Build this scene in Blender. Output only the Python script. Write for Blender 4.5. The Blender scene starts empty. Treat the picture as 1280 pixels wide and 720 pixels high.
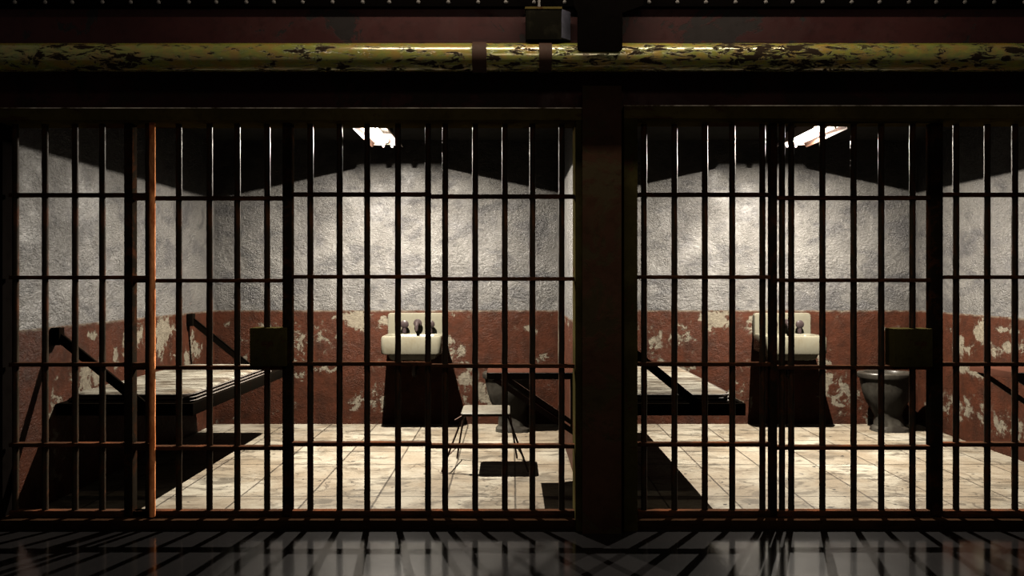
import bpy, bmesh, math, random
from mathutils import Vector, Matrix, noise

random.seed(7)
SC = bpy.context.scene
COL = SC.collection

# ------------------------------------------------------------------ camera, world, lights, exposure
F = 985.0; HZ = 350.0; CH = 1.4
cam_d = bpy.data.cameras.new('camera')
cam_d.sensor_width = 36.0; cam_d.lens = F / 1280.0 * 36.0
cam_d.shift_y = -(360.0 - HZ) / 1280.0
cam_d.clip_start = 0.05; cam_d.clip_end = 60
cam = bpy.data.objects.new('camera', cam_d); COL.objects.link(cam)
cam.location = (0, 0, CH); cam.rotation_euler = (math.radians(90), 0, 0)
SC.camera = cam
SC.view_settings.view_transform = 'Standard'
SC.view_settings.look = 'None'
SC.view_settings.gamma = 1.0
SC.view_settings.use_curve_mapping = False
SC.view_settings.exposure = 0.0

world = bpy.data.worlds.new('world'); SC.world = world; world.use_nodes = True
world.node_tree.nodes['Background'].inputs[0].default_value = (0.9, 0.85, 0.8, 1)
world.node_tree.nodes['Background'].inputs[1].default_value = 0.11

TUBE_STRENGTH = 200.0
LAMP_POWER = 1650.0
ALB = 0.5
DARK = 0.36
TUBE_COLOR = (1.0, 0.91, 0.78)

def area(name, loc, target, sx, sy, power, color):
    d = bpy.data.lights.new(name, 'AREA'); d.shape = 'RECTANGLE'
    d.size = sx; d.size_y = sy; d.energy = power; d.color = color
    o = bpy.data.objects.new(name, d); COL.objects.link(o); o.location = loc
    o.rotation_euler = (Vector(target) - Vector(loc)).to_track_quat('-Z', 'Y').to_euler()
    return o
area('corridor_lamp', (0.42, 3.62, 3.62), (0.42, 4.15, 2.5), 2.8, 0.05, 80.0, (1.0, 0.86, 0.66))
area('front_fill', (0.42, 0.2, 3.3), (0.42, 4.4, 1.9), 1.2, 0.3, 22.0, (1.0, 0.86, 0.66))  # unseen fill light, added to lift the front faces dimly

def PX(px, Y): return (px - 640.0) * Y / F
def PZ(py, Y): return CH - (py - HZ) * Y / F

# ------------------------------------------------------------------ cells
YB = 7.66            # back wall
YF = 4.5             # plane of the bars
C1L, C1R = -2.893, 0.443
C2L, C2R = 0.607, 3.943
PER = 3.5
CEIL = 2.76

# ------------------------------------------------------------------ material helpers
class N:
    def __init__(s, name):
        s.m = bpy.data.materials.new(name); s.m.use_nodes = True
        s.t = s.m.node_tree; s.b = s.t.nodes['Principled BSDF']
        s.tc = s.t.nodes.new('ShaderNodeTexCoord')
    def n(s, kind, **kw):
        nd = s.t.nodes.new(kind)
        for k, v in kw.items(): setattr(nd, k, v)
        return nd
    def l(s, a, b): s.t.links.new(a, b)
    def val(s, sock, v):
        if isinstance(v, (int, float)): sock.default_value = v
        elif isinstance(v, tuple): sock.default_value = v if len(v) == 4 or sock.type == 'VECTOR' else (*v, 1)
        else: s.l(v, sock)
    def coord(s, scale=(1, 1, 1), loc=(0, 0, 0), src=None):
        mp = s.n('ShaderNodeMapping'); s.l(src or s.tc.outputs['Object'], mp.inputs[0])
        mp.inputs['Scale'].default_value = scale; mp.inputs['Location'].default_value = loc
        return mp.outputs[0]
    def noise(s, scale, detail=6, rough=0.6, co=None, dist=0.0):
        nd = s.n('ShaderNodeTexNoise'); s.l(co or s.tc.outputs['Object'], nd.inputs['Vector'])
        nd.inputs['Scale'].default_value = scale; nd.inputs['Detail'].default_value = detail
        nd.inputs['Roughness'].default_value = rough; nd.inputs['Distortion'].default_value = dist
        return nd.outputs[0]
    def math(s, op, a, b=0.0, c=0.0, clamp=False):
        nd = s.n('ShaderNodeMath', operation=op); nd.use_clamp = clamp
        s.val(nd.inputs[0], a); s.val(nd.inputs[1], b); s.val(nd.inputs[2], c)
        return nd.outputs[0]
    def ramp(s, x, lo, hi, a=0.0, b=1.0):
        nd = s.n('ShaderNodeMapRange'); s.val(nd.inputs[0], x)
        nd.inputs[1].default_value = lo; nd.inputs[2].default_value = hi
        nd.inputs[3].default_value = a; nd.inputs[4].default_value = b
        return nd.outputs[0]
    def mix(s, f, a, b, mode='MIX'):
        nd = s.n('ShaderNodeMix', data_type='RGBA', blend_type=mode)
        s.val(nd.inputs[0], f); s.val(nd.inputs[6], a); s.val(nd.inputs[7], b)
        return nd.outputs[2]
    def sep(s, v=None):
        nd = s.n('ShaderNodeSeparateXYZ'); s.l(v or s.tc.outputs['Object'], nd.inputs[0]); return nd.outputs
    def attr(s, name):
        nd = s.n('ShaderNodeAttribute', attribute_name=name); return nd.outputs['Fac']
    def bump(s, h, strength=0.5, dist=0.01, prev=None):
        nd = s.n('ShaderNodeBump'); s.l(h, nd.inputs['Height'])
        nd.inputs['Strength'].default_value = strength; nd.inputs['Distance'].default_value = dist
        if prev is not None: s.l(prev, nd.inputs['Normal'])
        return nd.outputs[0]
    def fin(s, color, rough=0.7, metal=0.0, normal=None, spec=None, alb=1.0, keep=False):
        alb *= DARK if not keep else 1.0
        if spec is None: spec = .5
        if not isinstance(spec, (int, float)): s.l(spec, s.b.inputs['Specular IOR Level']); spec = None
        elif not keep and isinstance(metal, (int, float)) and metal == 0 and spec < 1: spec *= .10
        if spec and spec > 1: spec -= 1
        if alb != 1.0: color = s.mix(1.0, color, (alb, alb, alb), 'MULTIPLY')
        s.val(s.b.inputs['Base Color'], color); s.val(s.b.inputs['Roughness'], rough)
        s.val(s.b.inputs['Metallic'], metal)
        if spec is not None: s.val(s.b.inputs['Specular IOR Level'], spec)
        if normal is not None: s.l(normal, s.b.inputs['Normal'])
        return s.m

def m_wall():
    k = N('worn_two_tone_plaster')
    z = k.sep()[2]
    big = k.noise(1.6, 5, 0.6); mid = k.noise(7, 8, 0.65); fine = k.noise(30, 6, 0.7, dist=0.6)
    cell = k.noise(32, 6, 0.62, co=k.coord((1, 1, 2.1)), dist=1.0)
    # upper grey plaster with smears
    g = k.mix(k.ramp(big, 0.35, 0.65), (0.086, 0.081, 0.076), (0.142, 0.135, 0.124))
    smear = k.noise(3.2, 9, 0.7, co=k.coord((1, 1, 1.9), (4, 2, 7)), dist=0.5)
    g = k.mix(k.ramp(smear, 0.49, 0.60, 0, .8), g, (0.046, 0.044, 0.046))
    g = k.mix(k.ramp(mid, 0.58, 0.72, 0, .7), g, (0.045, 0.043, 0.044))
    g = k.mix(k.ramp(fine, 0.35, 0.75, 0.0, 0.35), g, (0.055, 0.053, 0.053))
    # red lower band, flaking
    r = k.mix(k.ramp(mid, 0.35, 0.7), (0.066, 0.0215, 0.0115), (0.028, 0.0125, 0.0080))
    r = k.mix(k.ramp(fine, 0.60, 0.78, 0, 0.7), r, (0.11, 0.045, 0.028))
    pl = k.mix(k.ramp(fine, 0.35, 0.65), (0.215, 0.190, 0.145), (0.115, 0.097, 0.073))
    peel = k.attr('peel')
    f1 = k.noise(9, 9, 0.72, dist=0.4); f2 = k.noise(2.4, 4, 0.6, co=k.coord(loc=(3.1, 1.7, 0.4)))
    s1 = k.math('ADD', k.math('MULTIPLY', k.math('SUBTRACT', f1, 0.5), 2.4), k.math('ADD', k.math('MULTIPLY', peel, 1.2), 0.035))
    s1 = k.math('ADD', s1, k.math('MULTIPLY', k.math('SUBTRACT', f2, 0.5), 0.75))
    chip = k.ramp(s1, 0.40, 0.43)
    halo = k.ramp(s1, 0.28, 0.40)
    r = k.mix(k.math('MULTIPLY', halo, 0.6), r, (0.095, 0.060, 0.042))
    r = k.mix(chip, r, pl)
    edge = k.math('ADD', z, k.math('MULTIPLY', k.math('SUBTRACT', f1, 0.5), 0.014))
    up = k.ramp(edge, 1.102, 1.108)
    c = k.mix(up, r, g)
    lip = k.math('MULTIPLY', k.ramp(edge, 1.086, 1.100), k.math('SUBTRACT', 1.0, up))
    c = k.mix(k.math('MULTIPLY', lip, k.ramp(f1, 0.42, 0.55, 0.1, 0.8)), c, pl)
    h = k.math('ADD', k.math('MULTIPLY', cell, 0.55), k.math('MULTIPLY', fine, 0.7))
    h = k.math('MULTIPLY', h, k.ramp(up, 0, 1, 0.45, 1.0))
    h = k.math('MULTIPLY', h, k.ramp(k.noise(2.2, 4, .6, co=k.coord(loc=(1, 5, 9))), .36, .62, .3, 1.25))
    b1 = k.bump(h, 0.8, 0.030)
    lay = k.math('MULTIPLY', k.math('SUBTRACT', 1.0, up), k.math('SUBTRACT', 1.0, chip))
    b2 = k.bump(lay, 0.8, 0.006, b1)
    return k.fin(c, k.ramp(fine, 0.3, 0.7, 0.36, 0.56), 0, b2, k.ramp(up, 0, 1, 0.022, 0.12), .44)

def m_floor():
    k = N('worn_stone_tiles')
    T = 0.444
    o = k.sep()
    w = k.math('MULTIPLY', k.math('SUBTRACT', k.noise(6, 3), 0.5), 0.012)
    def joint(c):
        a = k.math('ADD', k.math('DIVIDE', k.math('ADD', c, w), T), 200.0)
        fr = k.math('FRACT', a)
        return k.math('MINIMUM', fr, k.math('SUBTRACT', 1.0, fr)), k.math('FLOOR', a)
    jx, ix = joint(o[0]); jy, iy = joint(o[1])
    j = k.math('MINIMUM', jx, jy)
    dark = k.ramp(j, 0.009, 0.018, 1.0, 0.0)
    wn = k.n('ShaderNodeTexWhiteNoise'); cb = k.n('ShaderNodeCombineXYZ')
    k.l(ix, cb.inputs[0]); k.l(iy, cb.inputs[1]); k.l(cb.outputs[0], wn.inputs[0])
    c = k.mix(wn.outputs[0], (0.250, 0.232, 0.190), (0.175, 0.155, 0.122))
    big = k.noise(1.9, 6, 0.62, dist=0.7); st = k.noise(4.0, 8, 0.70, co=k.coord((.8, 1.7, 1), (5, 2, 0)), dist=0.8)
    fine = k.noise(38, 6, 0.7)
    c = k.mix(k.ramp(big, 0.44, 0.60, 0, 0.75), c, (0.13, 0.102, 0.070))
    c = k.mix(k.ramp(st, 0.50, 0.60, 0, 0.8), c, (0.050, 0.042, 0.032))
    c = k.mix(k.ramp(fine, 0.45, 0.75, 0, 0.3), c, (0.13, 0.11, 0.085))
    sk = k.noise(11, 9, 0.75, co=k.coord((.55, 2.2, 1), (2, 8, 0)), dist=.6)
    c = k.mix(k.math('MULTIPLY', k.ramp(sk, 0.54, 0.62), k.ramp(big, 0.36, 0.56, .15, .9)), c, (0.055, 0.043, 0.030))
    c = k.mix(k.ramp(k.noise(1.1, 3, .5, co=k.coord(loc=(7, 3, 1))), .48, .62, 0, .55), c, (0.15, 0.118, 0.082))
    pit = k.noise(17, 2, 0.4, co=k.coord((1, 1, 1), (9, 1, 3)))
    c = k.mix(k.ramp(pit, 0.70, 0.72), c, (0.02, 0.018, 0.015))
    # a few hairline cracks
    vo = k.n('ShaderNodeTexVoronoi', feature='DISTANCE_TO_EDGE'); vo.inputs['Scale'].default_value = 1.3
    ad = k.n('ShaderNodeVectorMath', operation='ADD'); k.l(k.tc.outputs['Object'], ad.inputs[0])
    sc = k.n('ShaderNodeVectorMath', operation='SCALE'); nz = k.n('ShaderNodeTexNoise'); k.l(k.tc.outputs['Object'], nz.inputs[0])
    nz.inputs['Scale'].default_value = 5; k.l(nz.outputs[1], sc.inputs[0]); sc.inputs['Scale'].default_value = 0.25
    k.l(sc.outputs[0], ad.inputs[1]); k.l(ad.outputs[0], vo.inputs['Vector'])
    crack = k.math('MULTIPLY', k.ramp(vo.outputs['Distance'], 0.004, 0.010, 1, 0), k.ramp(big, 0.46, 0.5))
    c = k.mix(k.math('MULTIPLY', crack, 0.7), c, (0.05, 0.04, 0.03))
    c = k.mix(k.math('MULTIPLY', dark, k.ramp(st, 0.3, 0.6, 0.6, 1.0)), c, (0.022, 0.017, 0.012))
    h = k.math('SUBTRACT', k.math('MULTIPLY', fine, 0.3), dark)
    return k.fin(c, k.ramp(fine, 0.3, 0.7, 0.5, 0.75), 0, k.bump(h, 0.5, 0.004), 0.2, .62)

def m_corridor():
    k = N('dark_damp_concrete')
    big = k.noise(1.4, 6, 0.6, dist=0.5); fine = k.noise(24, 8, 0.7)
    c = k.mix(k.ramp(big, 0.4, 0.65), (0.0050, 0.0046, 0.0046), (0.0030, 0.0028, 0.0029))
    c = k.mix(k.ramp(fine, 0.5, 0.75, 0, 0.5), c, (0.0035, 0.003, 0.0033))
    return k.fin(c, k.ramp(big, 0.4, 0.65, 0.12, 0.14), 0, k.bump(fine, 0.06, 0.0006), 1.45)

def m_rust(name, base, rustc, lo=0.5, hi=0.62, rough=(0.35, 0.75), metal=0.0, scale=9, stretch=(1, 1, 1), base2=None, spec=0.5):
    k = N(name)
    co = k.coord(stretch)
    a = k.noise(scale, 9, 0.7, co=co, dist=0.5); f = k.noise(scale * 7, 5, 0.7)
    b = k.mix(k.ramp(k.noise(scale * .4, 3), 0.4, 0.6), base, base2 or tuple(v * 0.6 for v in base))
    msk = k.ramp(a, lo, hi)
    c = k.mix(msk, b, rustc)
    c = k.mix(k.ramp(f, 0.5, 0.75, 0, 0.45), c, tuple(v * 0.35 for v in rustc))
    h = k.math('ADD', k.math('MULTIPLY', f, 0.6), k.math('MULTIPLY', msk, -0.6))
    return k.fin(c, k.ramp(a, lo - .1, hi, rough[0], rough[1]), metal, k.bump(h, 0.4, 0.003), spec)

def m_pipe():
    k = N('flaking_yellow_green_paint')
    a = k.noise(8, 9, 0.75, co=k.coord((1.1, 3.4, 3.4)), dist=0.6); big = k.noise(1.1, 3, 0.5)
    msk = k.ramp(k.math('ADD', a, k.math('MULTIPLY', k.math('SUBTRACT', big, 0.5), 0.35)), 0.525, 0.555)
    c = k.mix(k.ramp(a, 0.3, 0.55), (0.15, 0.135, 0.020), (0.075, 0.085, 0.016))
    c = k.mix(k.math('MULTIPLY', k.ramp(k.noise(14, 4), .45, .6), .5), c, (0.16, 0.07, 0.015))
    c = k.mix(msk, c, (0.010, 0.007, 0.005))
    return k.fin(c, k.ramp(msk, 0, 1, 0.20, 0.85), k.ramp(msk, 0, 1, 0.25, 0), k.bump(k.math('SUBTRACT', 1.0, msk), 0.35, 0.003), k.ramp(msk, 0, 1, 0.9, 0), 1.0, True)

def m_plain(name, color, rough=0.6, metal=0.0, dirt=None, scale=8, spec=0.5, bump=0.15, lo=0.5, hi=0.7, amt=0.7, keep=False):
    k = N(name)
    a = k.noise(scale, 8, 0.68, dist=0.4); f = k.noise(scale * 6, 4, 0.6)
    c = k.mix(k.ramp(a, lo, hi, 0, amt), color, dirt or tuple(v * 0.5 for v in color))
    return k.fin(c, k.ramp(f, 0.3, 0.7, max(0, rough - .08), min(1, rough + .08)), metal, k.bump(f, bump, 0.002), spec, 1.0, keep)

def m_mattress():
    k = N('stained_shaded_ticking')
    w = k.noise(4.5, 6, 0.62, co=k.coord((0.55, 2.4, 1)), dist=1.3); st = k.noise(2.3, 6, 0.6, dist=0.5)
    c = k.mix(k.ramp(w, 0.43, 0.57), (0.038, 0.031, 0.023), (0.125, 0.118, 0.098))  # crease shading put into the colour, following the bump
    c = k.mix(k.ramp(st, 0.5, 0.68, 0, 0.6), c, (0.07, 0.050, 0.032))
    return k.fin(c, 0.8, 0, k.bump(w, 1.0, 0.03), 0.1)

M = dict(
    wall=m_wall(), floor=m_floor(), corridor=m_corridor(), pipe=m_pipe(), mattress=m_mattress(),
    ceiling=m_plain('sooty_ceiling_plaster', (0.040, 0.039, 0.036), 0.85, spec=0.15),
    outer=m_rust('dark_red_painted_wall', (0.055, 0.018, 0.016), (0.030, 0.018, 0.014), 0.5, 0.55, (0.5, 0.8), scale=3.5),
    beam=m_rust('dark_red_beam_paint', (0.050, 0.017, 0.0165), (0.020, 0.016, 0.016), 0.56, 0.58, (0.42, 0.75), scale=2.8, base2=(0.034, 0.011, 0.011)),
    bar=m_rust('rusty_bar_steel', (0.026, 0.020, 0.014), (0.052, 0.021, 0.010), 0.50, 0.60, (0.40, 0.60), scale=7, stretch=(3, 3, 1), spec=0.08),
    post=m_rust('dark_door_post_steel', (0.013, 0.010, 0.007), (0.030, 0.012, 0.006), 0.50, 0.60, (0.45, 0.65), scale=7, spec=0.0),
    lit_rust_bar=m_rust('rust_with_painted_light', (0.70, 0.25, 0.09), (0.42, 0.12, 0.04), 0.45, 0.6, (0.5, 0.8), scale=7, stretch=(3, 3, 1), base2=(0.8, 0.34, 0.15), spec=0),  # light on this one bar is put into its bright rust colour
    rail=m_rust('rusty_rail_steel', (0.040, 0.020, 0.012), (0.080, 0.028, 0.013), 0.50, 0.60, (0.45, 0.65), scale=6, stretch=(0.7, 3, 3), spec=0.0),
    olive=m_rust('olive_frame_paint', (0.085, 0.064, 0.020), (0.045, 0.022, 0.010), 0.55, 0.60, (0.45, 0.7), scale=4, stretch=(0.6, 1, 1), spec=0),
    sill=m_rust('scuffed_rusty_sill', (0.026, 0.013, 0.007), (0.013, 0.007, 0.004), 0.5, 0.6, (0.5, 0.7), scale=6, stretch=(0.5, 2, 2), spec=0),
    lock=m_rust('dark_olive_lock_paint', (0.036, 0.030, 0.011), (0.03, 0.015, 0.008), 0.57, 0.62, (0.35, 0.6), scale=10, spec=0),
    column=m_rust('brown_column_paint', (0.050, 0.025, 0.016), (0.034, 0.025, 0.014), 0.5, 0.56, (0.4, 0.7), scale=3, spec=0),
    black=m_plain('near_black_steel', (0.0025, 0.002, 0.0018), 0.9, spec=0),
    clampm=m_plain('dark_rusty_strap', (0.05, 0.026, 0.018), 0.65),
    greybox=m_plain('grey_green_box_paint', (0.006, 0.0055, 0.004), 0.6, spec=0, dirt=(0.02, 0.018, 0.012)),
    litbox=m_plain('box_paint_lit_bluish', (0.11, 0.11, 0.15), 0.5, dirt=(0.04, 0.04, 0.044)),  # lit side of the box, its light painted as a paler bluish tone
    rivet=m_plain('worn_rivet_steel', (0.14, 0.13, 0.125), 0.4),
    bed=m_plain('black_bed_steel', (0.002, 0.0016, 0.0012), 0.55, dirt=(0.003, 0.0016, 0.001), spec=0),
    piping=m_plain('grey_piping', (0.07, 0.06, 0.052), 0.7),
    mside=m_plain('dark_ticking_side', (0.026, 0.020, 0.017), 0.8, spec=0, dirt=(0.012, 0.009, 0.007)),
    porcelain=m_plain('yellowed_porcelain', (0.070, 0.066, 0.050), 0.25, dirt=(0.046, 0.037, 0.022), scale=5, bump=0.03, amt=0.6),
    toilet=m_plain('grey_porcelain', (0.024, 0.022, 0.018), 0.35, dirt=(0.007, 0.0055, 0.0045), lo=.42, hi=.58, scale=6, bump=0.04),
    toilet_dark=m_plain('dirty_bowl_inside', (0.030, 0.025, 0.018), 0.3),
    tap=m_plain('tarnished_tap_metal', (0.018, 0.013, 0.013), 0.35, dirt=(0.01, 0.007, 0.007), spec=1.05),
    hole=m_plain('drain_black', (0.01, 0.009, 0.008), 0.5),
    tabletop=m_plain('worn_pink_brown_table_paint', (0.036, 0.015, 0.010), 0.7, spec=0, dirt=(0.022, 0.011, 0.008)),
    tableedge=m_plain('black_table_steel', (0.022, 0.018, 0.015), 0.55),
    seat=m_plain('scuffed_cream_seat', (0.055, 0.050, 0.039), 0.5, dirt=(0.025, 0.020, 0.015)),
    leg=m_plain('thin_brown_steel', (0.045, 0.026, 0.018), 0.45),
    enamel=m_plain('white_enamel_reflector', (0.45, 0.36, 0.32), 0.5, dirt=(0.25, 0.12, 0.08), scale=14, keep=True),
    housing=m_plain('dark_lamp_housing', (0.03, 0.026, 0.022), 0.6),
)
def m_emit():
    k = N('glowing_tube'); k.b.inputs['Base Color'].default_value = (0.8, 0.8, 0.8, 1)
    k.b.inputs['Emission Color'].default_value = (*TUBE_COLOR, 1); k.b.inputs['Emission Strength'].default_value = TUBE_STRENGTH
    return k.m
M['tube'] = m_emit()
def m_edge_gleam():  # highlight on the header edge, painted as a pale broken strip
    k = N('painted_edge_gleam')
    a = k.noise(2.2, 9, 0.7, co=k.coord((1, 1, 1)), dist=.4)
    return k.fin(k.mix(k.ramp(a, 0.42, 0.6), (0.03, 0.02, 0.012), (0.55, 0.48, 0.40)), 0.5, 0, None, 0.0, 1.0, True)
M['gleam'] = m_edge_gleam()

# ------------------------------------------------------------------ geometry helpers
class G:
    def __init__(s): s.bm = bmesh.new()
    def box(s, x0, x1, y0, y1, z0, z1, bev=0.0, seg=2):
        r = bmesh.ops.create_cube(s.bm, size=1.0)
        vs = r['verts']
        for v in vs:
            v.co = Vector(((x0 + x1) / 2 + v.co.x * (x1 - x0), (y0 + y1) / 2 + v.co.y * (y1 - y0), (z0 + z1) / 2 + v.co.z * (z1 - z0)))
        if bev > 0:
            es = list({e for v in vs for e in v.link_edges})
            bmesh.ops.bevel(s.bm, geom=es, offset=bev, segments=seg, affect='EDGES', profile=0.7)
        return s
    def bar(s, a, b, w, t, up=(0, 0, 1), bev=0.0):
        """a rectangular strap from a to b, w across, t thick"""
        a = Vector(a); b = Vector(b); d = (b - a); L = d.length; d.normalize()
        u = Vector(up); side = d.cross(u).normalized(); n = side.cross(d).normalized()
        r = bmesh.ops.create_cube(s.bm, size=1.0); vs = r['verts']
        mid = (a + b) / 2
        for v in vs:
            c = v.co.copy(); v.co = mid + d * c.x * L + side * c.y * t + n * c.z * w
        if bev > 0:
            es = list({e for v in vs for e in v.link_edges})
            bmesh.ops.bevel(s.bm, geom=es, offset=bev, segments=2, affect='EDGES')
        return s
    def tube(s, pts, r, seg=12, cap=True, wob=0.0):
        pts = [Vector(p) for p in pts]; rings = []
        n = len(pts); prev = None
        for i, p in enumerate(pts):
            if i == 0: d = pts[1] - p
            elif i == n - 1: d = p - pts[-2]
            else: d = (pts[i + 1] - pts[i - 1])
            d.normalize()
            if prev is None:
                u = Vector((0, 0, 1)) if abs(d.z) < 0.9 else Vector((1, 0, 0))
                a = d.cross(u).normalized()
            else:
                a = (prev - d * prev.dot(d)).normalized()
            prev = a; b = d.cross(a)
            rr = (r[i] if isinstance(r, (list, tuple)) else r)
            ring = []
            for k in range(seg):
                t = 2 * math.pi * k / seg
                q = rr * (1 + (wob * (noise.noise(Vector((p.x * 9 + k, p.y * 9, p.z * 9)))) if wob else 0))
                ring.append(s.bm.verts.new(p + a * math.cos(t) * q + b * math.sin(t) * q))
            rings.append(ring)
        for i in range(n - 1):
            for k in range(seg):
                s.bm.faces.new((rings[i][k], rings[i][(k + 1) % seg], rings[i + 1][(k + 1) % seg], rings[i + 1][k]))
        if cap:
            s.bm.faces.new(rings[0][::-1]); s.bm.faces.new(rings[-1])
        return s
    def loft(s, rings, cap0=True, cap1=True):
        R = [[s.bm.verts.new(Vector(p)) for p in ring] for ring in rings]
        n = len(R[0])
        for i in range(len(R) - 1):
            for k in range(n):
                s.bm.faces.new((R[i][k], R[i][(k + 1) % n], R[i + 1][(k + 1) % n], R[i + 1][k]))
        if cap0: s.bm.faces.new(R[0][::-1])
        if cap1: s.bm.faces.new(R[-1])
        return s
    def prism(s, poly, axis, a, b):
        """polygon of 2D points extruded along an axis from a to b"""
        def P(q, t):
            return {'x': (t, q[0], q[1]), 'y': (q[0], t, q[1]), 'z': (q[0], q[1], t)}[axis]
        return s.loft([[P(q, a) for q in poly], [P(q, b) for q in poly]])
    def obj(s, name, mat, parent=None, smooth=True, origin=None):
        bmesh.ops.recalc_face_normals(s.bm, faces=s.bm.faces)
        if origin is not None:
            bmesh.ops.translate(s.bm, verts=s.bm.verts, vec=-Vector(origin))
        me = bpy.data.meshes.new(name); s.bm.to_mesh(me); s.bm.free()
        me.materials.append(M[mat] if isinstance(mat, str) else mat)
        if smooth:
            for p in me.polygons: p.use_smooth = True
            me.set_sharp_from_angle(angle=math.radians(38))
        o = bpy.data.objects.new(name, me); COL.objects.link(o)
        if origin is not None: o.location = origin
        if parent is not None: o.parent = parent
        return o

def rrect(cx, cy, hx, hy, r, seg=5):
    out = []
    for (sx, sy, a0) in ((1, 1, 0), (-1, 1, 90), (-1, -1, 180), (1, -1, 270)):
        for k in range(seg + 1):
            a = math.radians(a0 + 90 * k / seg)
            out.append((cx + sx * (hx - r) + r * math.cos(a), cy + sy * (hy - r) + r * math.sin(a)))
    return out
def ell(cx, cy, rx, ry, n=32, p=2.0):
    out = []
    for k in range(n):
        t = 2 * math.pi * k / n; c = math.cos(t); q = math.sin(t)
        out.append((cx + rx * math.copysign(abs(c) ** (2 / p), c), cy + ry * math.copysign(abs(q) ** (2 / p), q)))
    return out

def thing(name, label, cat, loc=(0, 0, 0), group=None):
    o = bpy.data.objects.new(name, None); COL.objects.link(o); o.location = loc
    o.empty_display_size = 0.1
    return tag(o, label, cat, group)
def tag(o, label, cat, group=None):
    o['label'] = label; o['category'] = cat
    if group: o['group'] = group
    return o
def struct(o): o['kind'] = 'structure'; return o
def dup(root, delta, label):
    r = root.copy(); COL.objects.link(r); r.location = root.location + Vector(delta); r['label'] = label
    for ch in root.children:
        c = ch.copy(); COL.objects.link(c); c.parent = r
        for g in ch.children:
            d = g.copy(); COL.objects.link(d); d.parent = c
    return r

# ------------------------------------------------------------------ setting: walls with a flaking map
def spots(lst):
    def f(u, z):
        v = 0.0
        for (cu, cz, ru, rz, k) in lst:
            d = ((u - cu) / ru) ** 2 + ((z - cz) / rz) ** 2
            if d < 4: v = max(v, k * math.exp(-d * 1.1))
        return v
    return f
def wall_grid(name, a, b, z1, thick, peelf, step=0.025):
    """vertical wall from plan point a to b (front face), thickness behind; 'peel' = where the paint has come off"""
    a = Vector(a); b = Vector(b); L = (b - a).length; d = (b - a) / L; nrm = Vector((-d.y, d.x))
    nu = max(1, int(L / step)); zs = [i * 0.025 for i in range(int(1.2 / 0.025) + 1)] + [1.6, 2.0, 2.4, z1]
    bm = bmesh.new(); G_ = []
    lay = bm.verts.layers.float.new('peel')
    org = Vector((a.x, a.y, 0))
    for i in range(nu + 1):
        col = []
        for z in zs:
            p = a + d * (L * i / nu)
            v = bm.verts.new(Vector((p.x, p.y, z)) - org); v[lay] = peelf(L * i / nu, z); col.append(v)
        G_.append(col)
    for i in range(nu):
        for j in range(len(zs) - 1):
            bm.faces.new((G_[i][j], G_[i + 1][j], G_[i + 1][j + 1], G_[i][j + 1]))
    # back and edges
    q = [Vector((p.x, p.y, z)) - org for (p, z) in ((a + nrm * thick, 0), (b + nrm * thick, 0), (b + nrm * thick, z1), (a + nrm * thick, z1))]
    B = [bm.verts.new(v) for v in q]
    bm.faces.new((B[1], B[0], B[3], B[2]))
    bot = [G_[i][0] for i in range(nu + 1)]; top = [G_[i][-1] for i in range(nu + 1)]
    bm.faces.new([B[0], B[1]] + bot[::-1]); bm.faces.new([B[2], B[3]] + top)
    bm.faces.new([B[3], B[0]] + G_[0]); bm.faces.new([B[1], B[2]] + G_[-1][::-1])
    me = bpy.data.meshes.new(name); bm.to_mesh(me); bm.free(); me.materials.append(M['wall'])
    o = bpy.data.objects.new(name, me); COL.objects.link(o); o.location = org
    return struct(o)

def bsp(px, py, rx, ry, k):   # a flake on the back wall, metres along it and up it
    return ((px - 268) / 128.6, 1.4 - (py - 350) / 128.6, rx / 128.6, ry / 128.6, k)
BACK = spots([bsp(445, 400, 20, 13, .75), bsp(428, 398, 10, 8, .5), bsp(478, 403, 26, 10, .42), bsp(492, 412, 12, 8, .5), bsp(405, 415, 26, 26, .30), bsp(372, 425, 12, 28, .32),
              bsp(375, 470, 9, 10, .42), bsp(442, 506, 12, 9, .5), bsp(318, 425, 26, 22, .30), bsp(572, 440, 14, 10, .55),
              bsp(583, 455, 14, 10, .45), bsp(583, 478, 12, 22, .55), bsp(565, 425, 8, 6, .4), bsp(600, 490, 14, 25, .5), bsp(610, 505, 10, 20, .4),
              bsp(680, 445, 10, 5, .4), bsp(405, 462, 20, 6, .4), bsp(470, 500, 20, 20, .3), bsp(655, 410, 16, 6, .36),
              bsp(300, 445, 12, 8, .35), bsp(640, 520, 14, 10, .35)])
def lsp(Y, z, ry, rz, k): return (Y - 4.62, z, ry, rz, k)
LEFT = spots([lsp(6.55, .99, .20, .11, .7), lsp(6.5, .86, .09, .1, .6), lsp(5.95, .92, .12, .13, .5), lsp(6.12, .96, .1, .08, .5),
              lsp(5.75, .84, .06, .12, .6), lsp(5.45, 1.02, .1, .05, .5), lsp(5.45, .72, .25, .14, .5), lsp(7.2, .78, .16, .14, .4),
              lsp(7.0, .7, .1, .1, .4), lsp(5.0, .45, .15, .3, .3)])
# right-hand walls run from back to front
def rsp(Y, z, ry, rz, k): return (YB - Y, z, ry, rz, k)
RIGHT1 = spots([rsp(7.45, .85, .12, .30, .8), rsp(6.6, 1.06, .5, .03, .4), rsp(6.9, .5, .2, .2, .4)])
RIGHT2 = spots([rsp(6.62, .97, .11, .12, .7), rsp(6.30, 1.0, .14, .03, .6), rsp(6.22, .86, .18, .05, .6), rsp(6.45, .80, .1, .05, .5),
                rsp(6.9, .80, .16, .12, .45), rsp(6.8, .62, .35, .07, .45), rsp(6.9, .28, .4, .12, .5), rsp(6.2, .25, .4, .1, .45)])

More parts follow.
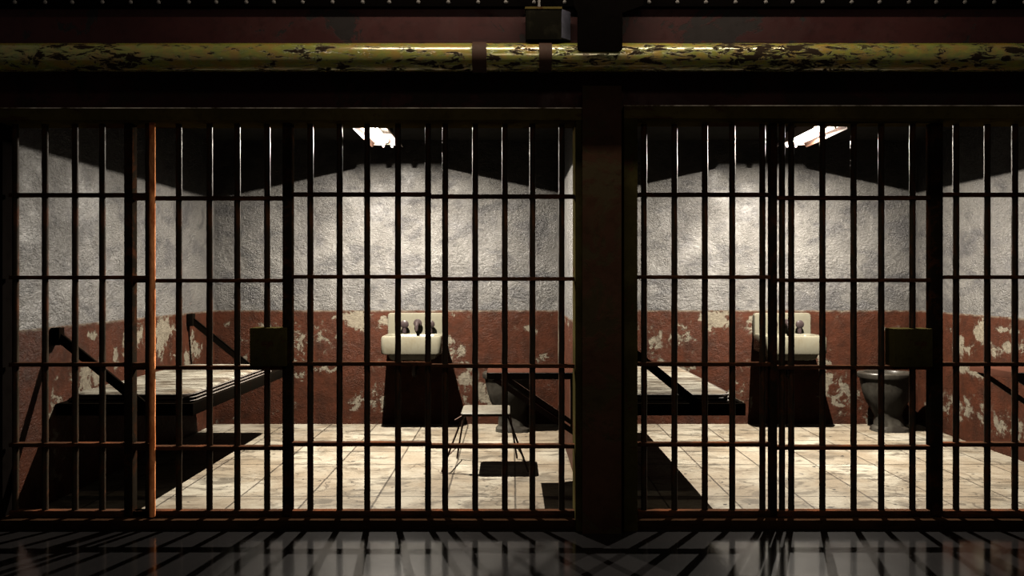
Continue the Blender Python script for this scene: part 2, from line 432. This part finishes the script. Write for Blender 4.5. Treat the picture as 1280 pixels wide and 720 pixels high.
wall_grid('wall_back', (C1L - .16, YB), (C1R + .08, YB), CEIL, 0.2, lambda u, z: BACK(u - .16, z))
wall_grid('wall_back', (C2L - .08, YB), (C2R + .16, YB), CEIL, 0.2, lambda u, z: BACK(u - .08, z))
wall_grid('wall_left', (C1L, 4.62), (C1L, YB), CEIL, 0.16, LEFT)
wall_grid('wall_middle', (C1R, YB), (C1R, 4.62), CEIL, 0.08, RIGHT1)
wall_grid('wall_middle', (C2L, 4.62), (C2L, YB), CEIL, 0.08, LEFT)
wall_grid('wall_right', (C2R, YB), (C2R, 4.62), CEIL, 0.16, RIGHT2)
struct(G().box(C1L - .16, C2R + .16, 4.4, YB + .2, CEIL, CEIL + .1).obj('ceiling', 'ceiling', smooth=False))
struct(G().box(C1L - .16, C1R + .08, 4.62, YB + .2, -.06, 0).obj('floor', 'floor', smooth=False, origin=(-1.31, 5.54, 0)))
struct(G().box(C2L - .08, C2R + .16, 4.62, YB + .2, -.06, 0).obj('floor', 'floor', smooth=False, origin=(1.41, 5.54, 0)))
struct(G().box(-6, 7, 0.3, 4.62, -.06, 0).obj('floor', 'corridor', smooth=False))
# wall over the openings
struct(G().box(-5.2, 6.2, 4.46, 4.62, 2.36, 3.3).obj('wall_front', 'outer', smooth=False))
struct(G().box(-5.2, C1L - .16, 4.46, 4.62, 0, 2.36).obj('wall_front', 'outer', smooth=False))
struct(G().box(C2R + .16, 6.2, 4.46, 4.62, 0, 2.36).obj('wall_front', 'outer', smooth=False))

# ------------------------------------------------------------------ steelwork over the cells
def beam():
    t = thing('riveted_beam', 'dark red riveted steel beam running across above the cells', 'beam', (0, 4.35, 2.7))
    Y1 = 4.46; zb = PZ(52, 4.235); zt = PZ(8, 4.22)
    G().box(-5, 6, 4.235, Y1, zb, zt + .1).obj('web', 'beam', t, origin=(0, 4.35, 2.7)).location = (0, 0, 0)
    G().box(-5, 6, 4.215, Y1, zb - .018, zb, .003).obj('flange', 'beam', t, origin=(0, 4.35, 2.7)).location = (0, 0, 0)
    zt2 = PZ(8, 4.20)
    G().box(-5, 6, 4.20, 4.36, zt2, zt2 + .13, .003).obj('flange', 'black', t, origin=(0, 4.35, 2.7)).location = (0, 0, 0)
    r0 = None
    z = PZ(2, 4.19)
    px = -16.0
    while px < 1300:
        X = PX(px + random.uniform(-2, 2), 4.2)
        if r0 is None:
            g = G(); g.loft([[(0.011 * k[0], -h, 0.011 * k[1]) for k in ell(0, 0, s_, s_, 12)] for s_, h in ((1, 0), (.95, .004), (.6, .008), (.1, .0095))])
            r0 = g.obj('rivet', 'rivet', t); o = r0
        else:
            o = r0.copy(); COL.objects.link(o)
        o.location = (X, 4.20 - 4.35, z - 2.7)
        px += 36
beam()

def pipe():
    Yp = 4.2; Zp = PZ(72, Yp); R = 0.074
    t = thing('overhead_pipe', 'thick yellow-green flaking pipe running across above the bars', 'pipe', (0, Yp, Zp))
    pts = [(-5 + i * .1, 0, 0) for i in range(111)]
    G().tube(pts, R, 40).obj('pipe_body', 'pipe', t)
    for (a, b) in ((590, 608), (674, 690)):
        xa, xb = PX(a, Yp - R), PX(b, Yp - R)
        g = G(); g.tube([(xa, 0, 0), (xb, 0, 0)], R + .006, 40)
        g.box(xa, xb, .02, .155, -.02, .02)
        g.obj('pipe_clamp', 'clampm', t)
    # the dark plate over the pipe follows, added for a shadow
    return t
PIPE = pipe()

def make_shadow_plate():  # added black plate standing in for a dark shadow on beam and pipe
    Y0 = 4.10; x0, x1 = PX(722, Y0), PX(778, Y0); zb = PZ(63, Y0)
    t = thing('shadow_plate', 'black plate standing in for a shadow above the column', 'bracket', ((x0 + x1) / 2, Y0, zb))
    cx = (x0 + x1) / 2; hw = (x1 - x0) / 2
    zt = 3.2 - zb; zk = PZ(16, Y0) - zb
    G().prism([(-hw, 0.01), (-hw + .01, 0), (hw - .01, 0), (hw, 0.01), (hw, zk), (hw + .11, zk + .04), (hw + .11, zt), (-hw - .02, zt), (-hw - .02, zk + .04), (-hw, zk)], 'y', 0, .018).obj('plate', 'black', t)
    G().box(-.04, .04, .018, .10, PZ(40, Y0) - zb, zt).obj('web', 'black', t)
make_shadow_plate()

def jbox():
    Y0 = 4.14; x0, x1, x2 = PX(657, Y0), PX(702, Y0), PX(714, Y0); z0, z1 = PZ(49.5, Y0), PZ(9, Y0)
    t = thing('junction_box', 'small grey-green junction box on the red beam beside the black plate', 'box', (x0, Y0, z0))
    w = x1 - x0; w2 = x2 - x0; h = z1 - z0
    G().box(0, w, 0, .058, 0, h, .006).obj('case', 'greybox', t)
    G().prism([(w, .002), (w2, .050), (w2, .058), (w, .058)], 'z', .012, h - .008).obj('lit_side', 'litbox', t)['label'] = 'slanting box side painted bluish as if lit'
    G().box(-.003, w + .003, -.004, .058, h - .010, h + .002, .002).obj('lid', 'olive', t)
    G().tube([(PX(674, Y0) - x0, .02, h), (PX(674, Y0) - x0, .02, h + .12)], .008).obj('conduit', 'rivet', t)
jbox()

# column between the cells
def column():
    Y0 = 4.34; x0, x1 = PX(728, Y0), PX(777, Y0); zt = PZ(107, Y0)
    t = thing('steel_column', 'brown steel column standing between the two barred cells', 'column', ((x0 + x1) / 2, 4.45, 0))
    hw = (x1 - x0) / 2; off = -4.45
    G().box(-hw, hw, Y0 + off, Y0 + off + .016, 0, zt, .003).obj('flange', 'column', t)
    G().box(-hw, hw, .14, .156, 0, zt - .08, .003).obj('flange', 'column', t)
    G().box(-.012, .012, Y0 + off + .016, .14, 0, zt - .08).obj('web', 'column', t)
    # plates that close the column against the two gate frames
    G().box(hw - .085, hw - .07, Y0 + off + .016, .14, 0, 2.36).obj('side_plate', 'column', t)
    G().box(-hw + .03, -hw + .045, Y0 + off + .016, .14, 0, 2.36).obj('side_plate', 'column', t)
column()

# ------------------------------------------------------------------ gate frames
def gate_frame(label, xl0, xl1, xr0, xr1, yt, yb, open_right=False):
    Y0, Y1 = 4.38, 4.62
    t = thing('gate_frame', label, 'frame', ((xl0 + xr1) / 2, 4.5, 0), 'steel frames of the cell fronts')
    cx = (xl0 + xr1) / 2
    zt, zb = PZ(yt, Y0), PZ(yb, Y0)
    G().box(xl0 - cx, xr1 - cx, Y0 - 4.5, Y1 - 4.5, zb, zt, .004).obj('header', 'olive', t)
    G().box(xl0 - cx, xl1 - cx, Y0 - 4.5, Y1 - 4.5, 0, zb, .004).obj('jamb', 'lock' if xl0 > -1 else 'black', t)
    G().box(xr0 - cx, xr1 - cx, Y0 - 4.5, Y1 - 4.5, 0, zb, .004).obj('jamb', 'lock', t)
    G().box(xl1 - cx, xr0 - cx, 4.42 - 4.5, Y1 - 4.5, 0, .052, .004).obj('sill', 'sill', t)['label'] = 'rust-brown floor sill'
    G().box(xl0 - cx, xr1 - cx - .02, Y0 - 4.5 - .003, Y0 - 4.5 + .006, zt - .003, zt + .0025).obj('edge_gleam', 'gleam', t)['label'] = 'painted gleam along the header edge'
    return t
gate_frame('olive painted steel frame around the left cell front', -2.975, -2.888, PX(720, 4.38), PX(736, 4.38), 135, 150)
gate_frame('olive painted steel frame around the right cell front', PX(780, 4.38), PX(797, 4.38), 3.84, 3.99, 132, 148)
ZTOP = PZ(150, 4.38)

# ------------------------------------------------------------------ barred panels and doors
BAR_R = 0.0172
def bar_mesh():
    z0, z1 = .06, ZTOP
    n = 40
    return [(0, 0, z0 + (z1 - z0) * i / n) for i in range(n + 1)]
_bar = {}
def make_bar(parent, px, y=YF, mat='bar', cx=0.0, r=BAR_R, name='bar'):
    v = (mat, random.randint(0, 4), r)
    if v not in _bar:
        o = G().tube(bar_mesh(), r, 14, wob=.10).obj(name, mat, parent); _bar[v] = o.data
    else:
        o = bpy.data.objects.new(name, _bar[v]); COL.objects.link(o); o.parent = parent
    o.location = (PX(px, y) - cx, y - YF, 0)
    return o
RAILS = [1.882, 1.412, 0.916, 0.459]
def panel(name, label, cat, bars, x0, x1, dz, posts=(), group=None, special=None, doorparts=None, ztop_rail=None):
    cx = PX((x0 + x1) / 2, YF)
    t = thing(name, label, cat, (cx, YF, 0), 'doors of the cells' if cat == 'door' else 'fixed barred panels of the cell fronts')
    for b in bars:
        make_bar(t, b, cx=cx)
    if special:
        o = make_bar(t, special, 4.462, 'lit_rust_bar', cx=cx, r=.0165); o['label'] = 'rust-orange bar painted as if lit'
    for (pa, pb) in posts:
        a, b = PX(pa, YF) - cx, PX(pb, YF) - cx
        G().box(a, b, -.028, .028, .06, ZTOP, .003).obj('post', 'post', t)
    xa, xb = PX(x0, YF) - cx, PX(x1, YF) - cx
    for z in RAILS:
        G().box(xa, xb, -.024, .024, z + dz - .011, z + dz + .011, .002).obj('rail', 'rail', t)
    G().box(xa, xb, -.022, .022, .054, .088, .003).obj('bottom_rail', 'rail', t)
    if ztop_rail:
        G().box(xa, xb, -.028, .028, ztop_rail - .016, ztop_rail, .002).obj('top_rail', 'olive', t)
    if doorparts:
        (la, lb, ya, yb) = doorparts
        yk = 4.44
        a, b = PX(la, yk) - cx, PX(lb, yk) - cx; z0, z1 = PZ(yb, yk), PZ(ya, yk)
        lk = G().box(a, b, yk - YF, .055, z0, z1, .005).obj('lock_box', 'lock', t)
        lk['label'] = 'dark olive square lock box'
    return t
panel('barred_panel', 'fixed barred panel at the far left, with one bright orange bar', 'bars', [19.5, 56.5, 94, 128], 14, 190, .002, special=190.5)
panel('cell_door', 'barred door of the left cell, with its square lock box', 'door', [185.5, 223.7, 262, 296.7, 334], 158, 366, -.016,
      posts=((158, 168.5), (354.7, 366)), doorparts=(312, 357, 410, 458))
panel('barred_panel', 'barred panel with four bars just right of the left cell door', 'bars', [388, 424.5, 459, 497.5, 535], 366, 539, .006)
panel('barred_panel', 'barred panel of the left cell in front of the stool, left of column', 'bars', [556.5, 594, 631, 665.5, 702], 539, 720, -.006)
panel('barred_panel', 'barred panel just right of the column, in front of the bed', 'bars', [805, 843, 881, 915.3, 953], 797, 962, .004)
panel('cell_door', 'barred door of the right cell, with its square lock box', 'door', [977.5, 989, 1028, 1067, 1101.5, 1140.5], 961.5, 1175.5, -.014,
      posts=((961.5, 969.5), (1160.5, 1175.5)), doorparts=(1118, 1166, 411, 459), ztop_rail=PZ(151.5, YF))
panel('barred_panel', 'fixed barred panel at the far right edge, right of the door', 'bars', [1195, 1234, 1268.5, 1306, 1342, 1378, 1414, 1450], 1176, 1478, .004)

# ------------------------------------------------------------------ beds
BEDZ = 0.672
def bed():
    W = .873; Y0, Y1 = 4.99, 7.05
    t = thing('folding_bed', 'black steel folding bed hinged to the left cell wall', 'bed', (C1L, Y0, 0), 'folding beds of the cells')
    L = Y1 - Y0; zt = .617; zb = .541
    g = G()
    g.box(0.005, W, 0, .03, zb, zt, .003); g.box(0.005, W, L - .03, L, zb, zt, .003)
    g.box(W - .03, W, .03, L - .03, zb, zt, .003); g.box(0.005, .035, .03, L - .03, zb, zt, .003)
    g.obj('frame', 'bed', t)
    G().box(.035, W - .03, .03, L - .03, zt - .03, zt - .018).obj('slat_base', 'bed', t)
    for y, s in ((-.022, -1), (L - .02, 1)):
        G().bar((.02, y, 1.055), (.60, y, .585), .055, .016, up=(0, 0, 1), bev=.002).obj('brace', 'bed', t)
        G().box(.002, .055, y - .03, y + .03, .99, 1.10, .003).obj('wall_bracket', 'bed', t)
    G().tube([(.02, .05, zb + .03), (.02, L - .05, zb + .03)], .014).obj('hinge_rod', 'bed', t)
    return t
b1 = bed()
b2 = dup(b1, (PER, 0, 0), 'black steel folding bed in the right cell beside the column')

def mattress():
    X0, X1, Y0, Y1 = .03, .815, 5.10, 6.88
    t = thing('mattress', 'stained pale mattress on the wall bed of the left cell', 'mattress', (C1L, Y0, .60), 'mattresses on the folding beds')
    cx, cy, hx, hy = (X0 + X1) / 2, (Y1 - Y0) / 2, (X1 - X0) / 2, (Y1 - Y0) / 2
    def ring(z, ins, r=.10): return [(x, y, z) for (x, y) in rrect(cx, cy, hx - ins, hy - ins, r, 8)]
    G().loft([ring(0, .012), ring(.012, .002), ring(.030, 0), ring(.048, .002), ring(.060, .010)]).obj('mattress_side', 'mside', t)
    # top, gently uneven
    g = G(); nx, ny, R_ = 44, 100, .10; V = []
    ax, ay = hx - .008, hy - .008
    for i in range(nx + 1):
        row = []
        for j in range(ny + 1):
            x, y = ax * (2 * i / nx - 1), ay * (2 * j / ny - 1)
            qx, qy = abs(x) - (ax - R_), abs(y) - (ay - R_)
            if qx > 0 and qy > 0:
                m = math.hypot(qx, qy); k = max(qx, qy) / m
                x = math.copysign(ax - R_ + qx * k, x); y = math.copysign(ay - R_ + qy * k, y)
                edge = R_ - max(qx, qy)
            else: edge = min(ax - abs(x), ay - abs(y))
            f = min(1, edge / .05)
            z = .060 + .010 * math.sqrt(max(0, 1 - (1 - f) ** 2))
            z += f * (.007 * noise.noise(Vector((x * 3.0 + y * 2, y * 11, 1.7))) + .004 * noise.noise(Vector((x * 9, y * 26 + x * 6, 5.1))))
            row.append(g.bm.verts.new((cx + x, cy + y, z)))
        V.append(row)
    for i in range(nx):
        for j in range(ny): g.bm.faces.new((V[i][j], V[i + 1][j], V[i + 1][j + 1], V[i][j + 1]))
    g.obj('mattress_top', 'mattress', t)
    for z in (.012, .034, .056):
        p = [(x, y, z) for (x, y) in rrect(cx, cy, hx + .001, hy + .001, .10, 8)]; p.append(p[0])
        G().tube(p, .0042, 8, cap=False).obj('piping', 'piping', t)
    return t
mt = mattress()
dup(mt, (PER, 0, 0), 'stained pale mattress on the wall bed of the right cell')

# ------------------------------------------------------------------ sinks
def sink():
    X0, X1 = -1.203, -.648; w = X1 - X0; hw = w / 2; cx = (X0 + X1) / 2
    t = thing('sink', 'cream porcelain sink on the back wall of the left cell', 'sink', (cx, YB, 0), 'sinks of the cells')
    D = -.46
    def rr(z, hx, y0, y1, r): return [(x, y, z) for (x, y) in rrect(0, (y0 + y1) / 2, hx, (y1 - y0) / 2, r, 6)]
    zt = .885
    G().loft([rr(.715, hw - .02, D + .014, -.02, .04), rr(.721, hw - .005, D + .003, -.012, .04), rr(.732, hw, D, -.01, .04), rr(.865, hw, D, -.01, .045), rr(.880, hw - .006, D + .006, -.01, .045),
              rr(zt, hw - .016, D + .016, -.01, .045), rr(zt, hw - .045, D + .045, -.12, .05), rr(zt - .01, hw - .055, D + .055, -.13, .05),
              rr(.79, hw - .08, D + .08, -.15, .06), rr(.765, hw - .14, D + .13, -.19, .05)]).obj('basin', 'porcelain', t)
    G().loft([rr(.655, hw - .09, D + .09, -.03, .05), rr(.67, hw - .065, D + .07, -.03, .05), rr(.718, hw - .05, D + .05, -.03, .05)]).obj('basin_underside', 'porcelain', t)
    # backsplash, rounded top corners
    g = G(); zs0, zs1 = .86, 1.082; r = .03
    prof = [(-hw + .004, zs0), (hw - .004, zs0)] + [(hw - .004 - r + r * math.cos(a), zs1 - r + r * math.sin(a)) for a in [math.radians(q) for q in range(0, 91, 15)]] + \
           [(-hw + .004 + r + r * math.cos(a), zs1 - r + r * math.sin(a)) for a in [math.radians(q) for q in range(90, 181, 15)]]
    def ins(p, d): 
        c = Vector((0, (zs0 + zs1) / 2)); 
        return [(x - math.copysign(min(abs(x), d), x), z - (d if z > zs0 + .01 else 0)) for (x, z) in p]
    g.loft([[(x, -.003, z) for (x, z) in prof], [(x, -.05, z) for (x, z) in prof], [(x, -.060, z) for (x, z) in ins(prof, .006)], [(x, -.062, z) for (x, z) in ins(prof, .014)]])
    g.obj('backsplash', 'porcelain', t)
    for px in (-.105, .145):
        g = G()
        g.tube([(px, -.062, .955), (px, -.10, .955)], .014, 12)
        g.loft([[(px + s_ * .041 * q[0], -.10 - y, .975 + s_ * .041 * q[1]) for q in ell(0, 0, 1, 1, 16)] for s_, y in ((.55, 0), (.9, .004), (1, .012), (.95, .02), (.6, .028), (.2, .031))])
        g.tube([(px, -.10, .96), (px, -.105, .89)], [.022, .020], 10)
        g.obj('tap_handle', 'tap', t)
    px = .02
    g = G(); g.tube([(px, -.062, .94), (px, -.10, .975), (px, -.15, .985), (px, -.18, .96), (px, -.185, .915)], [.022, .024, .022, .017, .014], 12)
    g.loft([[(px + s_ * .041 * q[0], -.085 - y, .985 + s_ * .041 * q[1]) for q in ell(0, 0, 1, 1, 16)] for s_, y in ((.4, 0), (.9, .004), (1, .012), (.9, .022), (.3, .028))])
    g.obj('spout', 'tap', t)
    G().tube([(0, -.30, .7655), (0, -.30, .768)], .022, 16).obj('drain', 'hole', t)
    # trap under the basin
    G().tube([(0, -.25, .66), (0, -.25, .55), (0, -.24, .51), (0, -.20, .49), (0, -.16, .51), (0, -.14, .545), (0, -.08, .55), (0, -.004, .55)], .018, 12).obj('drain_pipe', 'tap', t)
    return t
s1 = sink()
dup(s1, (3.537, 0, 0), 'cream porcelain sink on the back wall of the right cell')

# ------------------------------------------------------------------ toilets (bowl lies along the wall)
def toilet():
    cx, cy = -.02, 7.33
    t = thing('toilet', 'grey porcelain toilet bowl behind the stool in the left cell', 'toilet', (cx, cy, 0), 'toilets of the cells')
    def e(z, dx, rx, ry, p=2.2): return [(x, y, z) for (x, y) in ell(dx, 0, rx, ry, 36, p)]
    G().loft([e(0, .03, .165, .125, 3), e(.03, .03, .16, .12, 3), e(.05, .03, .14, .105), e(.14, .02, .125, .095), e(.20, .01, .145, .11), e(.28, .005, .19, .145),
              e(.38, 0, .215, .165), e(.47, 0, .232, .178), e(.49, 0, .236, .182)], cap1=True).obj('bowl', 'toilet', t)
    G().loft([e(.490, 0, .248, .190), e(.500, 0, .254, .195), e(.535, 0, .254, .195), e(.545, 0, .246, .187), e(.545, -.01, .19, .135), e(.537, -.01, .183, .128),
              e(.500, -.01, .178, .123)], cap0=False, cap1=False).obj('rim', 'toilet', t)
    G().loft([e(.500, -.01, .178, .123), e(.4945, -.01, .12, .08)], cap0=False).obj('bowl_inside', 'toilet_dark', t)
    # supply trunk to the side wall
    G().loft([[(x, .13, z) for (x, z) in rrect(.04, .30, .07, .09, .04, 5)], [(x, .325, z) for (x, z) in rrect(.04, .30, .08, .10, .04, 5)]]).obj('wall_spigot', 'toilet', t)
    for sy in (-.09, .09):
        G().loft([[(.03 + .012 * q[0] * s_, sy + .012 * q[1] * s_, .045 + h) for q in ell(0, 0, 1, 1, 10)] for s_, h in ((1, 0), (.9, .008), (.3, .013))]).obj('floor_bolt', 'rivet', t)
    return t
w1 = toilet()
dup(w1, (PER, 0, 0), 'grey porcelain toilet bowl in the back right corner of the right cell')

# ------------------------------------------------------------------ wall tables
def table():
    Y0, Y1 = 5.23, 5.74; W = .61; zt = .785
    t = thing('folding_table', 'black-edged folding table on braces at the right wall of left cell', 'table', (C1R, Y0, 0), 'folding tables of the cells')
    L = Y1 - Y0
    G().box(-W + .003, -.004, .006, L - .006, zt - .006, zt, .002).box(-W - .001, -W + .006, 0, L, zt - .045, zt, .002).obj('table_top', 'tabletop', t)
    g = G(); g.box(-W + .008, -.003, 0, .02, zt - .045, zt - .002, .003); g.box(-W + .008, -.003, L - .02, L, zt - .045, zt - .002, .003); g.box(-W + .01, -W + .02, .02, L - .02, zt - .045, zt - .008, .002)
    g.obj('apron', 'tableedge', t)
    for y in (.035, L - .035):
        G().bar((-W + .05, y, zt - .045), (-.012, y, .37), .035, .014, bev=.002).obj('brace', 'leg', t)
        G().box(-.022, -.002, y - .018, y + .018, .30, zt - .05, .002).obj('wall_strip', 'leg', t)
    return t
tb = table()
dup(tb, (PER, 0, 0), 'black-edged folding table at the far right wall, cut by the picture edge')

# ------------------------------------------------------------------ stool
def stool():
    X0, X1, Y0, Y1 = -.375, -.015, 5.75, 6.15
    cx, cy = (X0 + X1) / 2, (Y0 + Y1) / 2; hx, hy = (X1 - X0) / 2, (Y1 - Y0) / 2
    t = thing('stool', 'cream topped stool with thin splayed legs, alone on the tiled floor', 'stool', (cx, cy, 0))
    zt = .425
    def rg(z, i, r=.03): return [(x, y, z) for (x, y) in rrect(0, 0, hx - i, hy - i, r, 6)]
    G().loft([rg(zt - .010, .004), rg(zt - .003, 0), rg(zt, .004)]).obj('seat', 'seat', t)
    G().loft([rg(zt - .022, .004), rg(zt - .010, .002)]).obj('seat_rim', 'leg', t)['label'] = 'dark steel seat rim'
    feet = {}
    for sx in (-1, 1):
        for sy in (-1, 1):
            top = (sx * (hx - .04), sy * (hy - .05), zt - .02); ft = (sx * (hx + (.135 if sy < 0 else .055)), sy * (hy + .03 if sy < 0 else hy + .01), .006)
            kn = (sx * (hx - .006), sy * (hy - .02), zt - .045)
            feet[(sx, sy)] = ft
            G().tube([top, tuple((Vector(top) + Vector(kn)) / 2 + Vector((sx * .006, 0, .006))), kn, tuple(Vector(kn).lerp(Vector(ft), .5)), ft], .0075, 10).obj('leg', 'leg', t)
    for sx in (-1, 1):
        a = Vector(feet[(sx, -1)]).lerp(Vector((sx * hx, -hy, zt)), .25); b = Vector(feet[(sx, 1)]).lerp(Vector((sx * hx, hy, zt)), .25)
        G().tube([a, b], .005, 8).obj('stretcher', 'leg', t)
    for sx in (-1,):
        # bent steel gusset under the seat edge
        G().prism([(-hx + .02, zt - .012), (-hx - .045, zt - .05), (-hx - .04, zt - .062), (-hx + .02, zt - .035)], 'y', -hy + .01, -hy + .05).obj('gusset', 'leg', t)
    return t
stool()

# ------------------------------------------------------------------ strip lights
def strip_light():
    cx, z = -1.08, 2.598; Y0, Y1 = 6.02, 6.80; zp = z - .020
    t = thing('strip_light', 'glowing strip light under the dark ceiling of the left cell', 'light', (cx, (Y0 + Y1) / 2, 0), 'strip lights under the cell ceilings')
    L = (Y1 - Y0) / 2
    e = .13; ze = zp - .0262
    G().box(-.05, .05, -L - .03, L + .03, z + .07, CEIL, .004).obj('housing', 'housing', t)
    g = G()
    for s in (-1, 1):
        g.loft([[(s * e, y, ze), (s * (e + .004), y, ze + .001), (s * .05, y, z + .078), (s * .048, y, z + .072)] for y in (-L - .03, L + .03)])
    g.obj('reflector', 'enamel', t)
    for sg in (-1, 1):
        def at(f, d): return (sg * (e + (.05 - e) * f) , ze + (z + .078 - ze) * f + d)
        a0, a1 = at(0.0, -.0012), at(.30, -.0015)
        G().loft([[(a0[0], y, a0[1] - .001), (a1[0], y, a1[1] - .004), (a1[0], y, a1[1] + .001), (a0[0], y, a0[1] + .003)] for y in (-L - .025, L + .025)]).obj('reflector_lip', 'clampm', t)['label'] = 'rusty outer lip of the reflector'
    zq = zp - .006
    for y in (-L - .03, L + .026):
        G().prism([(-e, zq - .004), (-.045, zq - .004), (-.042, zq - .020), (-.026, zq - .020), (-.022, zq), (.028, zq), (.032, zq - .020), (.046, zq - .020), (.05, zq - .004),
                   (e, zq - .004), (.05, z + .07), (-.05, z + .07)], 'y', y, y + .004).obj('end_plate', 'enamel', t)
    pd = bpy.data.lights.new('lamp_glow', 'AREA'); pd.shape = 'DISK'; pd.size = .012; pd.energy = LAMP_POWER; pd.color = TUBE_COLOR; pd.spread = math.radians(176)
    po = bpy.data.objects.new('lamp_glow', pd); COL.objects.link(po); po.parent = t; po.location = (0, 6.48 - (Y0 + Y1) / 2, zp)
    G().tube([(0, -L + .02, z), (0, L - .02, z)], .015, 16).obj('tube', 'tube', t)
    for s in (-1, 1):
        G().tube([(0, s * (L - .022), z), (0, s * (L + .026), z)], .018, 14).obj('lamp_holder', 'housing', t)
    return t
sl = strip_light()
dup(sl, (PER, 0, 0), 'glowing strip light under the dark ceiling of the right cell')
